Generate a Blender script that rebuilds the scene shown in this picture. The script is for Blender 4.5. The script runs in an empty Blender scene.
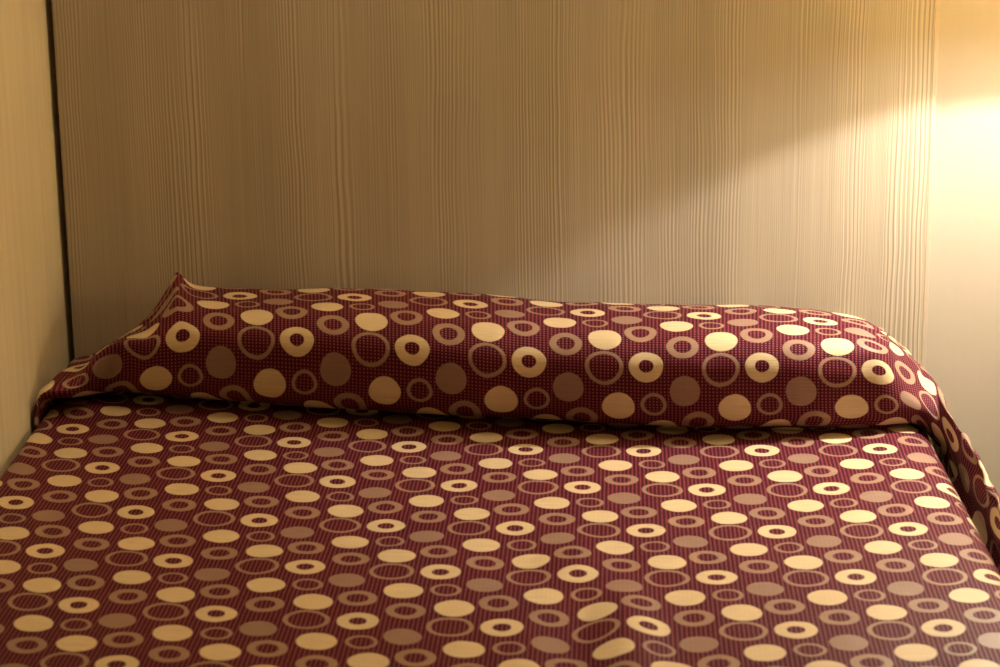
import bpy, bmesh, math, random
import numpy as np
from mathutils import Vector, Matrix, noise

random.seed(3)
scene = bpy.context.scene
COL = scene.collection
ZB = 0.50                      # height of the bed surface above the floor

# ------------------------------------------------------------------ camera
F_PX = 2242.0
CAM = np.array([0.0798, -3.5436, 1.0317])
YAW, PITCH, ROLL = -0.02176, 0.26735, -0.01224
cy_, sy_, cp_, sp_ = math.cos(YAW), math.sin(YAW), math.cos(PITCH), math.sin(PITCH)
_fw = np.array([sy_ * cp_, cy_ * cp_, -sp_])
_rt = np.array([cy_, -sy_, 0.0])
_up = np.cross(_rt, _fw)
RT = _rt * math.cos(ROLL) + _up * math.sin(ROLL)
UP = _up * math.cos(ROLL) - _rt * math.sin(ROLL)

def ray(px, py):
    return RT * (px - 500) / F_PX - UP * (py - 333.5) / F_PX + _fw

def atY(px, py, Y):            # point of the photograph at depth Y (bed surface = height 0)
    d = ray(px, py)
    return CAM + d * ((Y - CAM[1]) / d[1])

def atZ(px, py, z=0.0):
    d = ray(px, py)
    return CAM + d * ((z - CAM[2]) / d[2])

cam_data = bpy.data.cameras.new('camera')
cam = bpy.data.objects.new('camera', cam_data)
COL.objects.link(cam)
cam_data.sensor_width = 22.3
cam_data.lens = F_PX * 22.3 / 1000.0
cam_data.clip_start = 0.05
m = Matrix((( RT[0], UP[0], -_fw[0], CAM[0]), (RT[1], UP[1], -_fw[1], CAM[1]),
            (RT[2], UP[2], -_fw[2], CAM[2] + ZB), (0, 0, 0, 1)))
cam.matrix_world = m
cam_data.dof.use_dof = True
cam_data.dof.focus_distance = 3.44
cam_data.dof.aperture_fstop = 4.0
scene.camera = cam

# ------------------------------------------------------------------ helpers
def mesh_obj(name, bm, mats, parent=None, smooth=True):
    me = bpy.data.meshes.new(name)
    bm.normal_update()
    bm.to_mesh(me); bm.free()
    for mt in (mats if isinstance(mats, (list, tuple)) else [mats]):
        me.materials.append(mt)
    for p in me.polygons:
        p.use_smooth = smooth
    o = bpy.data.objects.new(name, me)
    COL.objects.link(o)
    if parent is not None:
        o.parent = parent
        o.matrix_parent_inverse = parent.matrix_world.inverted()
    return o

def empty(name, loc):
    o = bpy.data.objects.new(name, None)
    COL.objects.link(o)
    o.location = loc
    o.empty_display_size = 0.1
    o.matrix_world = Matrix.Translation(loc)
    return o

def tag(o, label, cat, group=None):
    o['label'] = label
    o['category'] = cat
    if group:
        o['group'] = group

def box(bm, x0, x1, y0, y1, z0, z1, bev=0.0, seg=2):
    r = bmesh.ops.create_cube(bm, size=1.0)
    vs = r['verts']
    for v in vs:
        v.co.x = x0 + (v.co.x + .5) * (x1 - x0)
        v.co.y = y0 + (v.co.y + .5) * (y1 - y0)
        v.co.z = z0 + (v.co.z + .5) * (z1 - z0)
    if bev > 0:
        es = list({e for v in vs for e in v.link_edges})
        bmesh.ops.bevel(bm, geom=es, offset=bev, segments=seg, profile=.5, affect='EDGES')

def lathe(bm, prof, cx, cy, n=48, close=False):
    rings = []
    for (r, z) in prof:
        if r < 1e-6:
            rings.append([bm.verts.new((cx, cy, z))])
        else:
            rings.append([bm.verts.new((cx + r * math.cos(2 * math.pi * k / n), cy + r * math.sin(2 * math.pi * k / n), z)) for k in range(n)])
    for a, b in zip(rings[:-1], rings[1:]):
        for k in range(n):
            k2 = (k + 1) % n
            if len(a) == 1 and len(b) == 1:
                continue
            if len(a) == 1:
                bm.faces.new((a[0], b[k2], b[k]))
            elif len(b) == 1:
                bm.faces.new((a[k], a[k2], b[0]))
            else:
                bm.faces.new((a[k], a[k2], b[k2], b[k]))

def tube(bm, pts, r, n=14):
    pts = [Vector(p) for p in pts]
    rings = []
    for i, p in enumerate(pts):
        t = (pts[min(i + 1, len(pts) - 1)] - pts[max(i - 1, 0)]).normalized()
        a = t.cross(Vector((1, 0, 0)) if abs(t.x) < .9 else Vector((0, 0, 1))).normalized()
        b = t.cross(a)
        rings.append([bm.verts.new(p + (a * math.cos(2 * math.pi * k / n) + b * math.sin(2 * math.pi * k / n)) * r) for k in range(n)])
    for A, B in zip(rings[:-1], rings[1:]):
        for k in range(n):
            bm.faces.new((A[k], A[(k + 1) % n], B[(k + 1) % n], B[k]))
    bm.faces.new(rings[0][::-1]); bm.faces.new(rings[-1])

# ------------------------------------------------------------------ node helpers
class NT:
    def __init__(self, name):
        self.mat = bpy.data.materials.new(name)
        self.mat.use_nodes = True
        self.nt = self.mat.node_tree
        self.nt.nodes.clear()
        self.out = self.nt.nodes.new('ShaderNodeOutputMaterial')
    def node(self, t, **kw):
        n = self.nt.nodes.new(t)
        for k, v in kw.items():
            setattr(n, k, v)
        return n
    def link(self, a, b):
        self.nt.links.new(a, b)
    def val(self, sock, v):
        if hasattr(v, 'is_output') or isinstance(v, bpy.types.NodeSocket):
            self.link(v, sock)
        else:
            sock.default_value = v
    def math(self, op, a, b=None, c=None, clamp=False):
        n = self.node('ShaderNodeMath', operation=op, use_clamp=clamp)
        self.val(n.inputs[0], a)
        if b is not None: self.val(n.inputs[1], b)
        if c is not None: self.val(n.inputs[2], c)
        return n.outputs[0]
    def ramp01(self, x, lo, hi):          # smooth 0..1 between lo and hi
        n = self.node('ShaderNodeMapRange', interpolation_type='SMOOTHSTEP')
        self.val(n.inputs['Value'], x)
        self.val(n.inputs['From Min'], lo); self.val(n.inputs['From Max'], hi)
        return n.outputs['Result']
    def mix(self, f, a, b):
        n = self.node('ShaderNodeMix', data_type='RGBA')
        self.val(n.inputs[0], f)
        self.val(n.inputs[6], a); self.val(n.inputs[7], b)
        return n.outputs[2]
    def noise(self, vec, scale, detail=3, rough=.5, dist=0):
        n = self.node('ShaderNodeTexNoise')
        self.link(vec, n.inputs['Vector'])
        n.inputs['Scale'].default_value = scale
        n.inputs['Detail'].default_value = detail
        n.inputs['Roughness'].default_value = rough
        n.inputs['Distortion'].default_value = dist
        return n.outputs['Fac']
    def mapping(self, vec, sc, loc=(0, 0, 0)):
        n = self.node('ShaderNodeMapping')
        self.link(vec, n.inputs['Vector'])
        n.inputs['Scale'].default_value = sc
        n.inputs['Location'].default_value = loc
        return n.outputs[0]
    def bsdf(self, color, rough=.5, spec=.5, **kw):
        b = self.node('ShaderNodeBsdfPrincipled')
        self.val(b.inputs['Base Color'], color)
        self.val(b.inputs['Roughness'], rough)
        self.val(b.inputs['Specular IOR Level'], spec)
        for k, v in kw.items():
            self.val(b.inputs[k.replace('_', ' ')], v)
        self.link(b.outputs[0], self.out.inputs['Surface'])
        return b
    def bump(self, h, strength, dist=.001):
        n = self.node('ShaderNodeBump')
        self.link(h, n.inputs['Height'])
        n.inputs['Strength'].default_value = strength
        n.inputs['Distance'].default_value = dist
        return n.outputs[0]

def rgb(r, g, b):
    return (r, g, b, 1.0)

# ------------------------------------------------------------------ the fabric
BY = 0.967
def make_fabric():
    t = NT('burgundy_circles_fabric')
    uvn = t.node('ShaderNodeUVMap'); uvn.uv_map = 'cloth'
    sep = t.node('ShaderNodeSeparateXYZ'); t.link(uvn.outputs[0], sep.inputs[0])
    U0, V0 = sep.outputs[0], sep.outputs[1]
    # tiny irregularity of the woven outlines
    wob = t.noise(t.mapping(uvn.outputs[0], (1, 1, 1)), 5.0, 2)
    wob = t.math('MULTIPLY', t.math('SUBTRACT', wob, .5), .018)
    wob2 = t.noise(t.mapping(uvn.outputs[0], (1, 1, 1), (7, 3, 0)), 5.0, 2)
    wob2 = t.math('MULTIPLY', t.math('SUBTRACT', wob2, .5), .018)
    U = t.math('ADD', U0, wob); V = t.math('ADD', V0, wob2)

    def dist(du, dv):
        # brick lattice a=(1,0) b=(-.5,... ) : wrapped distance to the motif centre
        u = t.math('SUBTRACT', U, du); v = t.math('SUBTRACT', V, dv)
        q = t.math('ROUND', t.math('DIVIDE', v, BY))
        vv = t.math('SUBTRACT', v, t.math('MULTIPLY', q, BY))
        uu = t.math('SUBTRACT', u, t.math('MULTIPLY', q, .5))
        uu = t.math('SUBTRACT', uu, t.math('ROUND', uu))
        return t.math('SQRT', t.math('ADD', t.math('MULTIPLY', uu, uu), t.math('MULTIPLY', vv, vv)))
    E = .006
    def disk(d, r):
        return t.ramp01(d, r + E, r - E)
    def ring(d, ro, ri):
        return t.math('MULTIPLY', t.ramp01(d, ro + E, ro - E), t.ramp01(d, ri - E, ri + E))
    motifs = [((0, 0), .149, .064, 'gold'), ((-.358, -.02), .165, .131, 'tan'), ((.335, -.225), .132, None, 'brown'),
              ((-.236, -.385), .141, None, 'gold'), ((.066, -.35), .112, .082, 'tan'), ((.452, -.553), .140, .078, 'tan'),
              ((.148, -.664), .141, None, 'gold'), ((-.186, -.75), .140, .078, 'tan')]
    masks = {'gold': None, 'tan': None, 'brown': None}
    for (c, ro, ri, k) in motifs:
        d = dist(*c)
        mk = disk(d, ro) if ri is None else ring(d, ro, ri)
        masks[k] = mk if masks[k] is None else t.math('MAXIMUM', masks[k], mk)
    # weave : grid of light picks on the burgundy ground
    cu = t.math('COSINE', t.math('MULTIPLY', U0, 2 * math.pi * 31))
    cv = t.math('COSINE', t.math('MULTIPLY', V0, 2 * math.pi * 34))
    pick = t.math('MULTIPLY', t.ramp01(cu, -.25, .75), t.ramp01(cv, -.6, .5))
    ground = t.mix(pick, rgb(.080, .0075, .019), rgb(.30, .085, .105))
    # satin threads running across the circles
    st = t.noise(t.mapping(uvn.outputs[0], (3, 70, 1)), 1.0, 3, .6)
    stc = t.math('ADD', .70, t.math('MULTIPLY', st, .60))
    def tint(c):
        n = t.node('ShaderNodeMix', data_type='RGBA', blend_type='MULTIPLY')
        n.inputs[0].default_value = 1
        n.inputs[6].default_value = c
        cmb = t.node('ShaderNodeCombineColor')
        for i in range(3): t.link(stc, cmb.inputs[i])
        t.link(cmb.outputs[0], n.inputs[7])
        return n.outputs[2]
    c = t.mix(masks['tan'], ground, tint(rgb(.37, .24, .175)))
    c = t.mix(masks['brown'], c, tint(rgb(.34, .22, .17)))
    c = t.mix(masks['gold'], c, tint(rgb(.77, .62, .40)))
    allm = t.math('MAXIMUM', masks['tan'], t.math('MAXIMUM', masks['gold'], masks['brown']))
    rough = t.math('SUBTRACT', .62, t.math('MULTIPLY', allm, .14))
    rough = t.math('SUBTRACT', rough, t.math('MULTIPLY', pick, .16))
    spec = t.math('ADD', .06, t.math('MULTIPLY', t.math('MAXIMUM', pick, allm), .18))
    b = t.bsdf(c, rough, spec)
    b.inputs['Sheen Weight'].default_value = .0
    b.inputs['Sheen Roughness'].default_value = .4
    b.inputs['Sheen Tint'].default_value = rgb(1, .75, .75)
    h = t.math('ADD', t.math('MULTIPLY', pick, .5), t.math('MULTIPLY', allm, .9))
    t.link(t.bump(h, .35, .0006), b.inputs['Normal'])
    return t.mat

def make_panel():
    t = NT('taupe_wood_laminate')
    g = t.node('ShaderNodeNewGeometry')
    pos = g.outputs['Position']
    sep = t.node('ShaderNodeSeparateXYZ'); t.link(pos, sep.inputs[0])
    spread_ = t.noise(t.mapping(pos, (9, 1, .12)), 1.0, 2)               # uneven spacing of the grain
    warp = t.noise(t.mapping(pos, (8, 1, 2.6)), 1.0, 2)                   # slow wander along the length
    warp2 = t.noise(t.mapping(pos, (25, 1, 9.0), (3, 0, 1)), 1.0, 1)
    ph = t.math('ADD', t.math('MULTIPLY', sep.outputs[0], 1080),
                t.math('ADD', t.math('MULTIPLY', spread_, 70), t.math('ADD', t.math('MULTIPLY', warp, 16), t.math('MULTIPLY', warp2, 2.2))))
    line = t.math('ADD', t.math('MULTIPLY', t.math('SINE', ph), .5), .5)
    line2 = t.math('ADD', t.math('MULTIPLY', t.math('SINE', t.math('ADD', t.math('MULTIPLY', ph, 1.83), 1.0)), .5), .5)
    mask = t.ramp01(t.noise(t.mapping(pos, (17, 1, .9), (5, 2, 0)), 1.0, 2), .44, .60)
    mask2 = t.ramp01(t.noise(t.mapping(pos, (24, 1, .7), (1, 7, 3)), 1.0, 2), .42, .62)
    fine = t.noise(t.mapping(pos, (420, 1, 3)), 1.0, 2, .6)
    band = t.noise(t.mapping(pos, (10, 1, .5), (9, 1, 2)), 1.0, 2)
    f = t.math('ADD', t.math('MULTIPLY', t.math('MULTIPLY', t.math('SUBTRACT', line, .45), mask), .72),
               t.math('MULTIPLY', t.math('MULTIPLY', t.math('SUBTRACT', line2, .45), mask2), .42))
    f = t.math('ADD', f, t.math('ADD', t.math('MULTIPLY', t.math('SUBTRACT', fine, .5), .55), t.math('MULTIPLY', t.math('SUBTRACT', band, .5), .50)))
    f = t.math('ADD', f, .5, clamp=True)
    c = t.mix(f, rgb(.25, .21, .155), rgb(.57, .495, .39))
    b = t.bsdf(c, .48, .35)
    t.link(t.bump(f, .25, .0006), b.inputs['Normal'])
    return t.mat

def make_wall(name, col, streak=.06, rough=.75, spec=.25):
    t = NT(name)
    g = t.node('ShaderNodeNewGeometry')
    pos = g.outputs['Position']
    n1 = t.noise(t.mapping(pos, (45, 45, 2.2)), 1.0, 4, .6)
    n2 = t.noise(t.mapping(pos, (160, 160, 9), (2, 1, 4)), 1.0, 3, .6)
    f = t.math('ADD', t.math('MULTIPLY', n1, .6), t.math('MULTIPLY', n2, .4))
    f = t.ramp01(f, .3, .7)
    d = tuple(x * (1 - streak * 2) for x in col)
    c = t.mix(f, rgb(*d), rgb(*col))
    b = t.bsdf(c, rough, spec)
    t.link(t.bump(n2, .15, .0008), b.inputs['Normal'])
    return t.mat

def make_plain(name, col, rough=.5, spec=.4, metallic=0.0, nscale=40.0, amt=.08):
    t = NT(name)
    g = t.node('ShaderNodeTexCoord')
    n = t.noise(g.outputs['Object'], nscale, 3)
    c = t.mix(n, rgb(*[x * (1 - amt) for x in col]), rgb(*[min(1, x * (1 + amt)) for x in col]))
    b = t.bsdf(c, rough, spec)
    b.inputs['Metallic'].default_value = metallic
    return t.mat

def make_floor():
    t = NT('brown_vinyl_floor')
    g = t.node('ShaderNodeNewGeometry')
    n = t.noise(t.mapping(g.outputs['Position'], (40, 2, 1)), 1.0, 4)
    c = t.mix(n, rgb(.12, .075, .045), rgb(.26, .17, .105))
    t.bsdf(c, .4, .4)
    return t.mat

def make_shade():
    t = NT('parchment_lamp_shade')
    g = t.node('ShaderNodeTexCoord')
    n = t.noise(g.outputs['Object'], 90, 3)
    c1 = t.mix(n, rgb(.80, .74, .62), rgb(.88, .82, .70))
    dif = t.node('ShaderNodeBsdfDiffuse'); t.link(c1, dif.inputs[0])
    tr = t.node('ShaderNodeBsdfTranslucent'); tr.inputs[0].default_value = rgb(1.0, .72, .31)
    mx = t.node('ShaderNodeMixShader'); mx.inputs[0].default_value = SHADE_T
    t.link(dif.outputs[0], mx.inputs[1]); t.link(tr.outputs[0], mx.inputs[2])
    em = t.node('ShaderNodeEmission'); em.inputs[0].default_value = rgb(1.0, .66, .26); em.inputs[1].default_value = SHADE_E
    ad = t.node('ShaderNodeAddShader'); t.link(mx.outputs[0], ad.inputs[0]); t.link(em.outputs[0], ad.inputs[1])
    t.link(ad.outputs[0], t.out.inputs['Surface'])
    return t.mat

def make_emit(name, col, s):
    t = NT(name)
    e = t.node('ShaderNodeEmission')
    e.inputs[0].default_value = rgb(*col); e.inputs[1].default_value = s
    t.link(e.outputs[0], t.out.inputs['Surface'])
    return t.mat

SHADE_T = .8
BULB_S = 27000.0
SHADE_E = 8.0
WORLD = 0.05
CEIL_FILL_S = 20.0  # strength of the added overhead fill

M_fab = make_fabric()
M_panel = make_panel()
M_wallL = make_wall('cream_streaked_wallpaper', (.88, .78, .57))
M_wallB = make_wall('cream_painted_wall', (.47, .415, .345), .01, .40, .55)
M_bounceR = make_wall('yellow_bounce_wall', (.92, .78, .46), .02)  # yellowed so the added wall returns warm bounce light
M_edge = make_plain('pale_edge_band', (.50, .42, .33), .5)
M_floor = make_floor()
M_ceil = make_plain('white_ceiling_paint', (.75, .72, .66), .8)
M_base = make_plain('dark_bed_base', (.12, .08, .055), .6)
M_matt = make_plain('off_white_ticking', (.7, .66, .58), .8)
M_metal = make_plain('brushed_brass', (.7, .55, .32), .35, .5, 1.0)
M_shade = make_shade()
M_bulb = make_emit('glowing_filament', (1.0, .95, .86), BULB_S)
def make_glass():
    t = NT('glowing_bulb_glass')
    e = t.node('ShaderNodeEmission'); e.inputs[0].default_value = rgb(1.0, .92, .74); e.inputs[1].default_value = BULB_S * .013
    tr = t.node('ShaderNodeBsdfTransparent')
    ad = t.node('ShaderNodeAddShader')
    t.link(e.outputs[0], ad.inputs[0]); t.link(tr.outputs[0], ad.inputs[1])
    t.link(ad.outputs[0], t.out.inputs['Surface'])
    return t.mat
M_glass = make_glass()

# ------------------------------------------------------------------ setting
def slab(name, x0, x1, y0, y1, z0, z1, mat):
    bm = bmesh.new(); box(bm, x0, x1, y0, y1, z0, z1)
    o = mesh_obj(name, bm, mat, smooth=False)
    o['kind'] = 'structure'
    return o
PT = 0.042                      # how far the panel face stands off the back wall
GAP = 0.0115
slab('wall_back', -0.9, 1.6, PT, PT + .1, 0, 2.2, M_wallB)
slab('wall_left', -0.7 - GAP - .1, -0.7 - GAP, -2.6, PT, 0, 2.2, M_wallL)
slab('floor', -0.9, 1.6, -4.2, PT + .1, -.1, 0, M_floor)
slab('bounce_wall_right', 1.15, 1.25, -2.6, PT, 0, 2.2, M_bounceR)  # unseen wall added to bounce lamp light towards the left wall
slab('ceiling', -0.9, 1.6, -2.6, PT + .1, 2.2, 2.3, M_ceil)

# headboard panel
hb = empty('headboard_panel', (0, .02, 0))
tag(hb, 'tall taupe wood-grain laminate panel standing behind the bed as its headboard', 'headboard')
bm = bmesh.new(); box(bm, -.7, .6925, 0, PT - .002, 0.0, 2.18, .0012)
mesh_obj('board', bm, M_panel, hb, smooth=False)
bm = bmesh.new(); box(bm, .6927, .7, 0.0005, PT - .002, 0.0, 2.18, .001)
o = mesh_obj('edge_strip', bm, M_edge, hb, smooth=False)
o['label'] = 'pale edge strip on the right edge of the panel'

# ------------------------------------------------------------------ bedspread control net
A_ = 0.17222; PHI = -0.03399; BOW = 0.12416; OX = -0.68759 + .21844; OY = -0.40804; XSH = .21844
def fab(X, Y):
    x = X - XSH
    y = Y - BOW * x * x
    dx, dy = X - OX, y - OY
    return ((dx * math.cos(PHI) + dy * math.sin(PHI)) / A_, (-dx * math.sin(PHI) + dy * math.cos(PHI)) / A_)

def interp(tab, x):
    xs = [p[0] for p in tab]; ys = [p[1] for p in tab]
    return float(np.interp(x, xs, ys))
SEAM = [(30, 398), (45, 399), (130, 402), (200, 409), (300, 417), (420, 424), (536, 429), (620, 434), (700, 436), (800, 435), (920, 430)]
RING = [(30, 398), (47, 391), (70, 372), (110, 348), (128, 341), (146, 343), (160, 339), (183, 335), (297, 339), (412, 348), (529, 361), (646, 366), (762, 366), (879, 370), (905, 376)]
TOP = [(30, 392), (47, 382), (70, 366), (110, 344), (140, 327), (158, 304), (177, 272), (184, 277), (193, 285), (215, 289), (260, 289), (350, 288), (400, 290), (450, 293), (500, 297), (550, 301), (600, 304), (650, 305), (750, 307), (800, 310), (850, 316), (870, 321), (905, 345)]
VR = 2 * BY
PXU = [(183, 0), (297, 1), (412, 2), (529, 3), (646, 4), (762, 5), (879, 6), (995, 7)]
def px_u(px):
    if px < 183: return (px - 183) / 114.0
    return interp(PXU, px)

BEDY = [-1.99, -1.985, -1.93, -1.75, -1.55, -1.35, -1.2, -1.08, -.98, -.9, -.82, -.74, -.66, -.58]
BEDZ = [-.40, -.06, -.004] + [0.0] * 11
NB = len(BEDY)

def bed_wave(X, Y):
    z = .0035 * noise.noise(Vector((X * 3.1, Y * 3.1, 1.7))) + .0016 * noise.noise(Vector((X * 9, Y * 7, 4.2)))
    # soft diagonal crease in the middle foreground
    p0 = Vector((atZ(585, 556)[0], atZ(585, 556)[1])); p1 = Vector((atZ(646, 675)[0], atZ(646, 675)[1]))
    d = (p1 - p0).normalized(); q = Vector((X, Y)) - p0
    s = q.dot(d) / (p1 - p0).length; w = q.x * d.y - q.y * d.x
    env = max(0, min(1, (s + .25) / .4)) * max(0, min(1, (1.8 - s) / .5))
    env = env * env * (3 - 2 * env)
    z += env * (.010 * math.exp(-(w / .026) ** 2) - .007 * math.exp(-((w - .06) / .028) ** 2) - .002 * math.exp(-((w + .06) / .03) ** 2))
    return z

def column(px, depth_scale=1.0, Xbed=None):
    """rows of control points (x,y,z,u,v) for one lengthwise line of the cloth through pixel column px on the pillow"""
    seam, rg, tp = interp(SEAM, px), interp(RING, px), interp(TOP, px)
    S = atZ(px, seam, .004)
    Ys = S[1]
    ds = depth_scale
    R = atY(px, rg, Ys - .040 * ds)
    X = R[0] if Xbed is None else Xbed
    rows = []
    for Y, z in zip(BEDY, BEDZ):
        u, v = fab(X, Y)
        rows.append((X, Y, z + (bed_wave(X, Y) if Y > -1.9 else 0), u, v))
    for k in (.4, .75):
        Y = BEDY[-1] + (Ys - BEDY[-1]) * k
        u, v = fab(X, Y); rows.append((X, Y, bed_wave(X, Y) * (1 - k), u, v))
    us, vs = fab(X, Ys)
    rows.append((X, Ys, .001, us, vs))
    dpt = .055 * ds
    rows.append((X, Ys + dpt, .001, us, vs + dpt / A_))                 # T1 deep in the tuck
    up = px_u(px)
    h = seam - rg; k = rg - tp
    rows.append((X, Ys + dpt * .95, .010, .5 * (us + up), VR - .98))     # T2 pillow underside
    rows.append((X, Ys + .020 * ds, .014 if ds > .6 else .012, up, VR - .66))
    def add(p, v):
        rows.append((X + (p[0] - R[0]), p[1], p[2], up, v))
    add(atY(px, rg + .78 * h, Ys - .006 * ds), VR - .53)
    add(atY(px, rg + .52 * h, Ys - .028 * ds), VR - .32)
    add(R, VR)
    add(atY(px, rg - .40 * k, Ys - .012 * ds), VR + .28)
    add(atY(px, rg - .62 * k, Ys + .040 * ds), VR + .52)
    add(atY(px, rg - .84 * k, Ys + .105 * ds), VR + .96)
    T = atY(px, tp, min(Ys + .185 * ds, -.055))
    add(T, VR + 1.42)
    Tb = atY(px, tp + 3, -.018)
    add((T[0], -.018, min(T[2] - .03, Tb[2] - .008)), VR + 1.95)
    add((T[0], -.012, max(.012, min(T[2] - .08, Tb[2] - .05))), VR + 2.3)
    return rows

cols = []
NR = None
def P(px, py, Y):
    return tuple(atY(px, py, Y))
# left end : cloth slopes from the pillow corner down to the wall
wallX = -.7 - GAP + .008
reg = [108, 128, 146, 158, 168, 177, 183, 191, 202, 225, 260, 297, 340, 380, 412, 450, 490, 529, 570, 610, 646, 690, 730, 762, 800, 835, 862, 884]
def explicit(px, pil, Xb, V):
    rows = column(px, .8)[:NB + 2]
    S = pil[0]
    us, vs = fab(Xb, S[1])
    rows = [(Xb,) + r[1:] for r in rows]
    vv = [vs, vs + .3] + [VR + v for v in V]
    up = px_u(px)
    for k, (p, v) in enumerate(zip(pil, vv)):
        rows.append((p[0], p[1], p[2], us if k < 2 else (.5 * (us + up) if k == 2 else up), v))
    return rows
W1 = wallX + .006
l0 = [(W1, -.20, .001), (W1, -.15, .001), (W1, -.15, .012), P(49, 401, -.215), P(43, 402, -.262), P(40, 396, -.285), P(42, 387, -.272),
      P(49, 381, -.225), P(56, 376, -.19), P(64, 370, -.13), P(71, 362, -.07), (-.692, -.022, .018), (-.692, -.016, .008)]
l0 = [(min(max(p[0], W1), -.690), p[1], p[2]) for p in l0]
l1 = [P(76, 402, -.19), P(76, 398, -.13), P(76, 396, -.135), P(75, 396, -.20), P(72, 396, -.25), P(71, 390, -.27), P(73, 381, -.255),
      P(78, 373, -.215), P(83, 368, -.18), P(89, 360, -.12), P(93, 354, -.065), P(95, 362, -.018), P(95, 376, -.012)]
left = [explicit(47, l0, W1, [-.98, -.74, -.62, -.52, -.40, -.26, -.12, .15, .5, .8, 1.0]), explicit(72, l1, P(76, 402, -.19)[0], [-.98, -.70, -.58, -.48, -.34, -.18, -.04, .3, .7, 1.1, 1.4])]
hang = []
for i, r in enumerate(left[0]):
    hang.append((wallX, r[1], r[2] - .09, r[3] - .5, r[4]))
hang2 = [(wallX + .002, r[1], r[2] - .14, r[3] - .5, r[4]) for r in hang]
cols += [hang2, hang] + left
for px in reg:
    cols.append(column(px, float(np.interp(px, [100, 150, 520, 700, 800, 862, 890], [.9, 1.0, 1.0, .8, .65, .45, .35]))))
NR = len(cols[-1])

# the two pieces of cloth meet only in the tuck, so each gets its own control net
KT = NB + 3                     # control row of the deepest tuck
bed_cols = [c[:KT + 1] for c in cols]
pil_cols = [c[KT:] for c in cols]

# bed cover : rolls over the right mattress edge and hangs down
def bed_edge(X, z, du, dxh=0.0):
    rows = []
    for i, Y in enumerate(BEDY + [-.50, -.42, -.345, -.29]):
        u, v = fab(.640, Y)
        zz = z + (BEDZ[i] if i < NB else 0.0)
        rows.append((X, Y, zz, u + du, v))
    return rows
bed_cols += [bed_edge(.625, -.003, -.015 / A_), bed_edge(.643, -.010, .005 / A_), bed_edge(.655, -.026, .026 / A_),
             bed_edge(.660, -.06, .062 / A_), bed_edge(.663, -.16, .165 / A_), bed_edge(.665, -.33, .335 / A_)]

# pillow cover : gathered tail running off the pillow end along the mattress edge
VT0 = [-1.2, -.98, -.66, -.52, -.31, 0, .28, .52, .96, 1.42, 1.95, 2.3]
VT1 = [-1.1, -.85, -.52, -.34, -.18, 0, .17, .34, .62, 1.1, 1.7, 2.2]
VT0 = VT0[:1] + VT0[1:]
def tail(u, pts, V):
    return [(p[0], p[1], p[2], u, VR + v) for p, v in zip(pts, V)]
def mixv(k):
    return [a * (1 - k) + b * k for a, b in zip(VT0, VT1)]
k0 = [P(914, 428, -.290), P(914, 426, -.292), P(913, 424, -.320), P(913, 418, -.340), P(912, 405, -.345), P(908, 388, -.335), P(905, 369, -.300),
      P(899, 352, -.250), P(888, 336, -.170), P(876, 327, -.090), (.598, -.020, .045), (.60, -.014, .02)]
pil_cols.append(tail(6.33, k0, VT0))
def station(Yc, inner, n, r, pf, nx, dx, dz):
    I = np.array(P(*inner, Yc + .055)); N_ = np.array(P(*n, Yc + .02)); R_ = np.array(P(*r, Yc)); F_ = np.array(P(*pf, Yc)); X_ = np.array(P(*nx, Yc + .02))
    low = I + np.array([-.004, .01, -.03])
    return [tuple(low + np.array([.004, .006, -.03])), tuple(low + np.array([.002, .003, -.015])), tuple(low), tuple(I), tuple(N_), tuple(R_), tuple(F_), tuple(X_),
            tuple(X_ + np.array([.008, .02, -.025])), tuple(X_ + np.array([.012, .03, -.07])), tuple(X_ + np.array([.013, .04, -.12])), tuple(X_ + np.array([.014, .045, -.17]))]
k1 = [P(928, 434, -.30), P(927, 432, -.30), P(926, 430, -.315), P(926, 424, -.335), P(924, 411, -.338), P(921, 397, -.325), P(919, 381, -.295),
      P(916, 366, -.25), P(907, 350, -.18), P(897, 342, -.10), (.640, -.022, .015), (.642, -.016, -.01)]
pil_cols.append(tail(6.52, k1, mixv(.4)))
k2 = [P(941, 449, -.30), P(940, 446, -.30), P(939, 442, -.315), P(939, 436, -.345), P(938, 424, -.350), P(936, 411, -.340), P(935, 397, -.315),
      P(932, 384, -.28), P(925, 371, -.22), P(918, 364, -.15), (.672, -.04, -.03), (.674, -.03, -.06)]
pil_cols.append(tail(6.75, k2, mixv(.75)))
pil_cols.append(tail(7.02, station(-.405, (951, 459), (951, 448), (951, 438), (953, 427), (951, 416), 0, 0), VT1))
pil_cols.append(tail(7.36, station(-.50, (966, 489), (967, 476), (969, 466), (972, 457), (971, 446), 0, 0), VT1))
pil_cols.append(tail(7.80, station(-.64, (984, 528), (985, 514), (988, 504), (992, 495), (991, 485), 0, 0), VT1))
pil_cols.append(tail(8.25, station(-.80, (1003, 572), (1004, 560), (1008, 548), (1011, 540), (1011, 530), 0, 0), VT1))
pil_cols.append(tail(8.7, station(-.95, (1020, 622), (1022, 610), (1026, 600), (1030, 592), (1030, 584), 0, 0), VT1))

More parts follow.
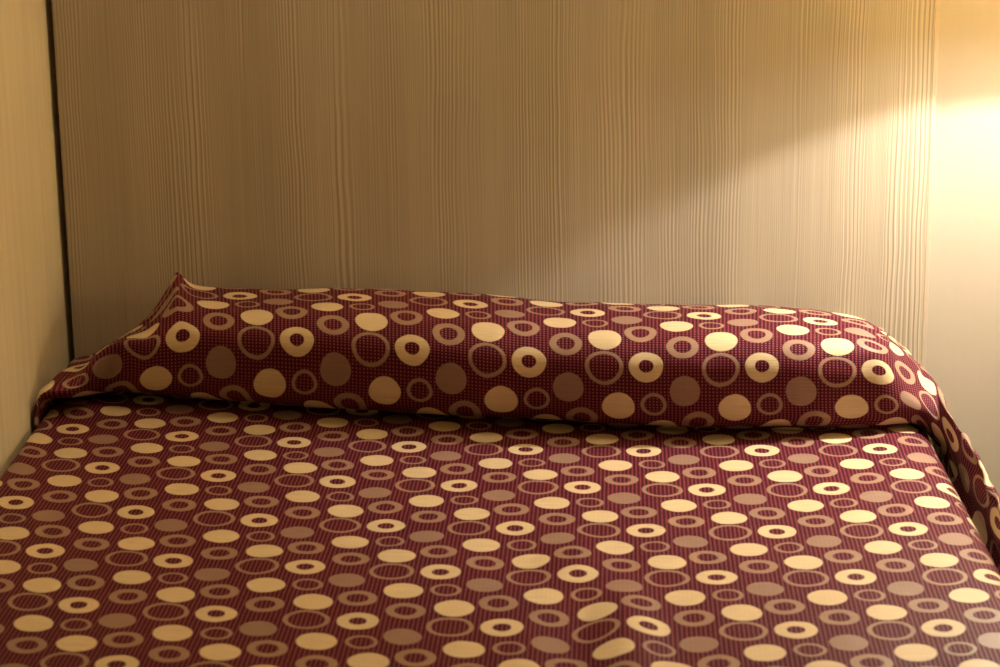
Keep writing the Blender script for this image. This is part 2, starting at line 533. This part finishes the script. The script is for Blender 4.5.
def catmull_axis(arr, n, axis):
    arr = np.moveaxis(arr, axis, 0)
    N = arr.shape[0]
    ext = np.concatenate([2 * arr[:1] - arr[1:2], arr, 2 * arr[-1:] - arr[-2:-1]], 0)
    # centripetal-like tangents limited by the shorter neighbour to avoid overshoot
    d = np.diff(ext, axis=0)
    L = np.linalg.norm(d[..., :3], axis=-1, keepdims=True) + 1e-5
    L = np.sqrt(L)
    out = []
    for i in range(N - 1):
        p0, p1, p2, p3 = ext[i], ext[i + 1], ext[i + 2], ext[i + 3]
        l0, l1, l2 = L[i], L[i + 1], L[i + 2]
        m1 = ((p1 - p0) / l0 - (p2 - p0) / (l0 + l1) + (p2 - p1) / l1) * l1
        m2 = ((p2 - p1) / l1 - (p3 - p1) / (l1 + l2) + (p3 - p2) / l2) * l1
        for k in range(n):
            t = k / n
            h00 = 2 * t**3 - 3 * t**2 + 1; h10 = t**3 - 2 * t**2 + t
            h01 = -2 * t**3 + 3 * t**2; h11 = t**3 - t**2
            out.append(h00 * p1 + h10 * m1 + h01 * p2 + h11 * m2)
    out.append(arr[-1])
    return np.moveaxis(np.array(out), 0, axis)

SUBU, SUBV = 8, 8
def cloth(net, on_pillow):
    net = np.array(net)
    fine = catmull_axis(net, SUBV, 1)
    fine = catmull_axis(fine, SUBU, 0)
    FU, FV = fine.shape[:2]
    pos = fine[..., :3].copy()
    gu = np.gradient(pos, axis=0); gv = np.gradient(pos, axis=1)
    nr = np.cross(gu, gv); nr /= (np.linalg.norm(nr, axis=-1, keepdims=True) + 1e-12)
    # small cloth wrinkles along the surface normal
    for i in range(FU):
        for j in range(FV):
            x, y, z, u, v = fine[i, j]
            if i < 2 * SUBU:
                continue
            fade = min(1.0, j / 12.0) if on_pillow else min(1.0, (FV - 1 - j) / 12.0)
            a = .0007 * noise.noise(Vector((u * 5.5, v * 4.0, 3.1))) + .0005 * noise.noise(Vector((u * 13, v * 11, 8.3)))
            if on_pillow:
                end = max(0.0, min(1.0, (u - 6.25) / .5)); lend = max(0.0, min(1.0, (-u + .1) / .6))
                a += .0016 * noise.noise(Vector((u * 1.7, v * 1.4, .4)))
                tt = max(0.0, min(1.0, (v - VR - .65) / .6)) * (1 - end)
                a += tt * .0028 * noise.noise(Vector((u * 2.1, v * .9, 6.4)))
                a += end * (.004 * noise.noise(Vector((u * 3.4, v * 3.0, 2.2))) + (.003 + .005 * max(0, min(1, (v - VR) / .4))) * noise.noise(Vector((u * 7, v * 2.5, 5.5))))
                a += lend * .004 * noise.noise(Vector((u * 3.0, v * 3.0, 5.2)))
            pos[i, j] += nr[i, j] * a * fade
    bm = bmesh.new()
    uvl = bm.loops.layers.uv.new('cloth')
    V = [[bm.verts.new(pos[i, j] + np.array([0, 0, ZB])) for j in range(FV)] for i in range(FU)]
    for i in range(FU - 1):
        for j in range(FV - 1):
            f = bm.faces.new((V[i][j], V[i + 1][j], V[i + 1][j + 1], V[i][j + 1]))
            for lp, (p, q) in zip(f.loops, ((i, j), (i + 1, j), (i + 1, j + 1), (i, j + 1))):
                lp[uvl].uv = (fine[p, q, 3], fine[p, q, 4])
    return bm

spread = empty('bedspread', (0, -1.0, 0))
tag(spread, 'burgundy bedspread with gold and tan circles covering the bed and tucked over the bolster', 'bedspread')
for nm, net, op in (('bed_cover', bed_cols, False), ('pillow_cover', pil_cols, True)):
    o = mesh_obj(nm, cloth(net, op), M_fab, spread)
    md = o.modifiers.new('cloth_thickness', 'SOLIDIFY'); md.thickness = .0022; md.offset = -1

# the bolster under the cover
bol = empty('bolster_pillow', (0, -.2, ZB))
tag(bol, 'long bolster pillow under the circle-patterned cover at the head of the bed', 'pillow')
bm = bmesh.new()
loops = []
sel = [c for c, px in zip(cols[4:4 + len(reg)], reg) if 186 <= px <= 835]
for k, c in enumerate(sel):
    ring = [Vector(r[:3]) for r in c[NB + 4:]]
    ctr = sum(ring, Vector()) / len(ring)
    e = min(k, len(sel) - 1 - k)
    sc = [.45, .66, .74][e] if e < 3 else .78
    loops.append([bm.verts.new(ctr + (p - ctr) * sc + Vector((0, 0, ZB + .004))) for p in ring])
for A, B in zip(loops[:-1], loops[1:]):
    n = len(A)
    for q in range(n):
        bm.faces.new((A[q], B[q], B[(q + 1) % n], A[(q + 1) % n]))
bm.faces.new(loops[0]); bm.faces.new(loops[-1][::-1])
o = mesh_obj('pillow_body', bm, M_matt, bol)
md = o.modifiers.new('soft', 'SUBSURF'); md.levels = 1; md.render_levels = 1

# ------------------------------------------------------------------ bed under the cloth
bed = empty('bed', (0, -1.0, 0))
tag(bed, 'low double bed with off-white mattress hidden below the circle-patterned bedspread', 'bed')
bm = bmesh.new(); box(bm, -.69, .632, -1.95, -.03, .27, ZB - .026, .03, 4)
mesh_obj('mattress', bm, M_matt, bed)
bm = bmesh.new(); box(bm, -.68, .62, -1.93, -.03, .10, .27, .01)
mesh_obj('bed_base', bm, M_base, bed, smooth=False)
for sx in (-.6, .55):
    for sy in (-1.8, -.15):
        bm = bmesh.new(); box(bm, sx - .03, sx + .03, sy - .03, sy + .03, 0, .10, .004)
        mesh_obj('leg', bm, M_base, bed, smooth=False)

# ------------------------------------------------------------------ wall lamp (just outside the frame, top right)
LX, LY, LZ = .855, -.350, .650 + ZB
RR = .072
rimz = LZ - .56 * RR
lamp = empty('wall_lamp', (LX, PT, LZ))
tag(lamp, 'brass wall lamp with parchment shade glowing at the right edge beside the headboard', 'lamp')
bm = bmesh.new(); box(bm, LX - .04, LX + .04, PT - .016, PT, LZ + .04, LZ + .16, .004)
mesh_obj('backplate', bm, M_metal, lamp)
bm = bmesh.new()
tube(bm, [(LX, PT - .012, LZ + .12), (LX, LY * .5, LZ + .125), (LX, LY * .85, LZ + .125), (LX, LY * .97, LZ + .115), (LX, LY, LZ + .095), (LX, LY, LZ + .055)], .006)
mesh_obj('arm', bm, M_metal, lamp)
bm = bmesh.new()
lathe(bm, [(RR, rimz), (RR * .62, rimz + .13)], LX, LY, 64)
o = mesh_obj('lamp_shade', bm, M_shade, lamp)
bm = bmesh.new()
lathe(bm, [(0, LZ + .060), (.011, LZ + .060), (.011, LZ + .026), (.008, LZ + .0235), (0, LZ + .0235)], LX, LY, 24)
mesh_obj('socket', bm, M_metal, lamp)
bm = bmesh.new()
bmesh.ops.create_uvsphere(bm, u_segments=24, v_segments=16, radius=.025)
for v in bm.verts: v.co += Vector((LX, LY, LZ - .019 + .016))
bulb = mesh_obj('bulb', bm, M_glass, lamp)
bm = bmesh.new()
bmesh.ops.create_uvsphere(bm, u_segments=16, v_segments=10, radius=.004)
for v in bm.verts: v.co += Vector((LX, LY, LZ))
mesh_obj('filament', bm, M_bulb, bulb)

# ------------------------------------------------------------------ added fill light overhead, out of view, lifting the ambient level
cl = empty('ceiling_fill_light', (0.1, -0.60, 2.2))
tag(cl, 'added fill light, an unseen round flat disc glowing warm yellow above the bed', 'lamp')
bm = bmesh.new(); lathe(bm, [(.20, 2.199), (.20, 2.16), (.185, 2.155), (.185, 2.199)], .1, -0.60, 64)
mesh_obj('rim', bm, M_metal, cl)
bm = bmesh.new(); lathe(bm, [(.184, 2.165), (.15, 2.148), (.09, 2.14), (0, 2.137)], .1, -0.60, 64)
mesh_obj('diffuser', bm, make_emit('warm_fill_diffuser', (1.0, .74, .40), CEIL_FILL_S), cl)

# ------------------------------------------------------------------ ambient light of the room
w = bpy.data.worlds.new('world'); scene.world = w
w.use_nodes = True
bg = w.node_tree.nodes['Background']
bg.inputs[0].default_value = rgb(1.0, .74, .40)
bg.inputs[1].default_value = WORLD

vs = scene.view_settings
vs.view_transform = 'Standard'; vs.look = 'None'; vs.gamma = 1.0; vs.use_curve_mapping = False
vs.exposure = 0.0
scene.cycles.use_denoising = True
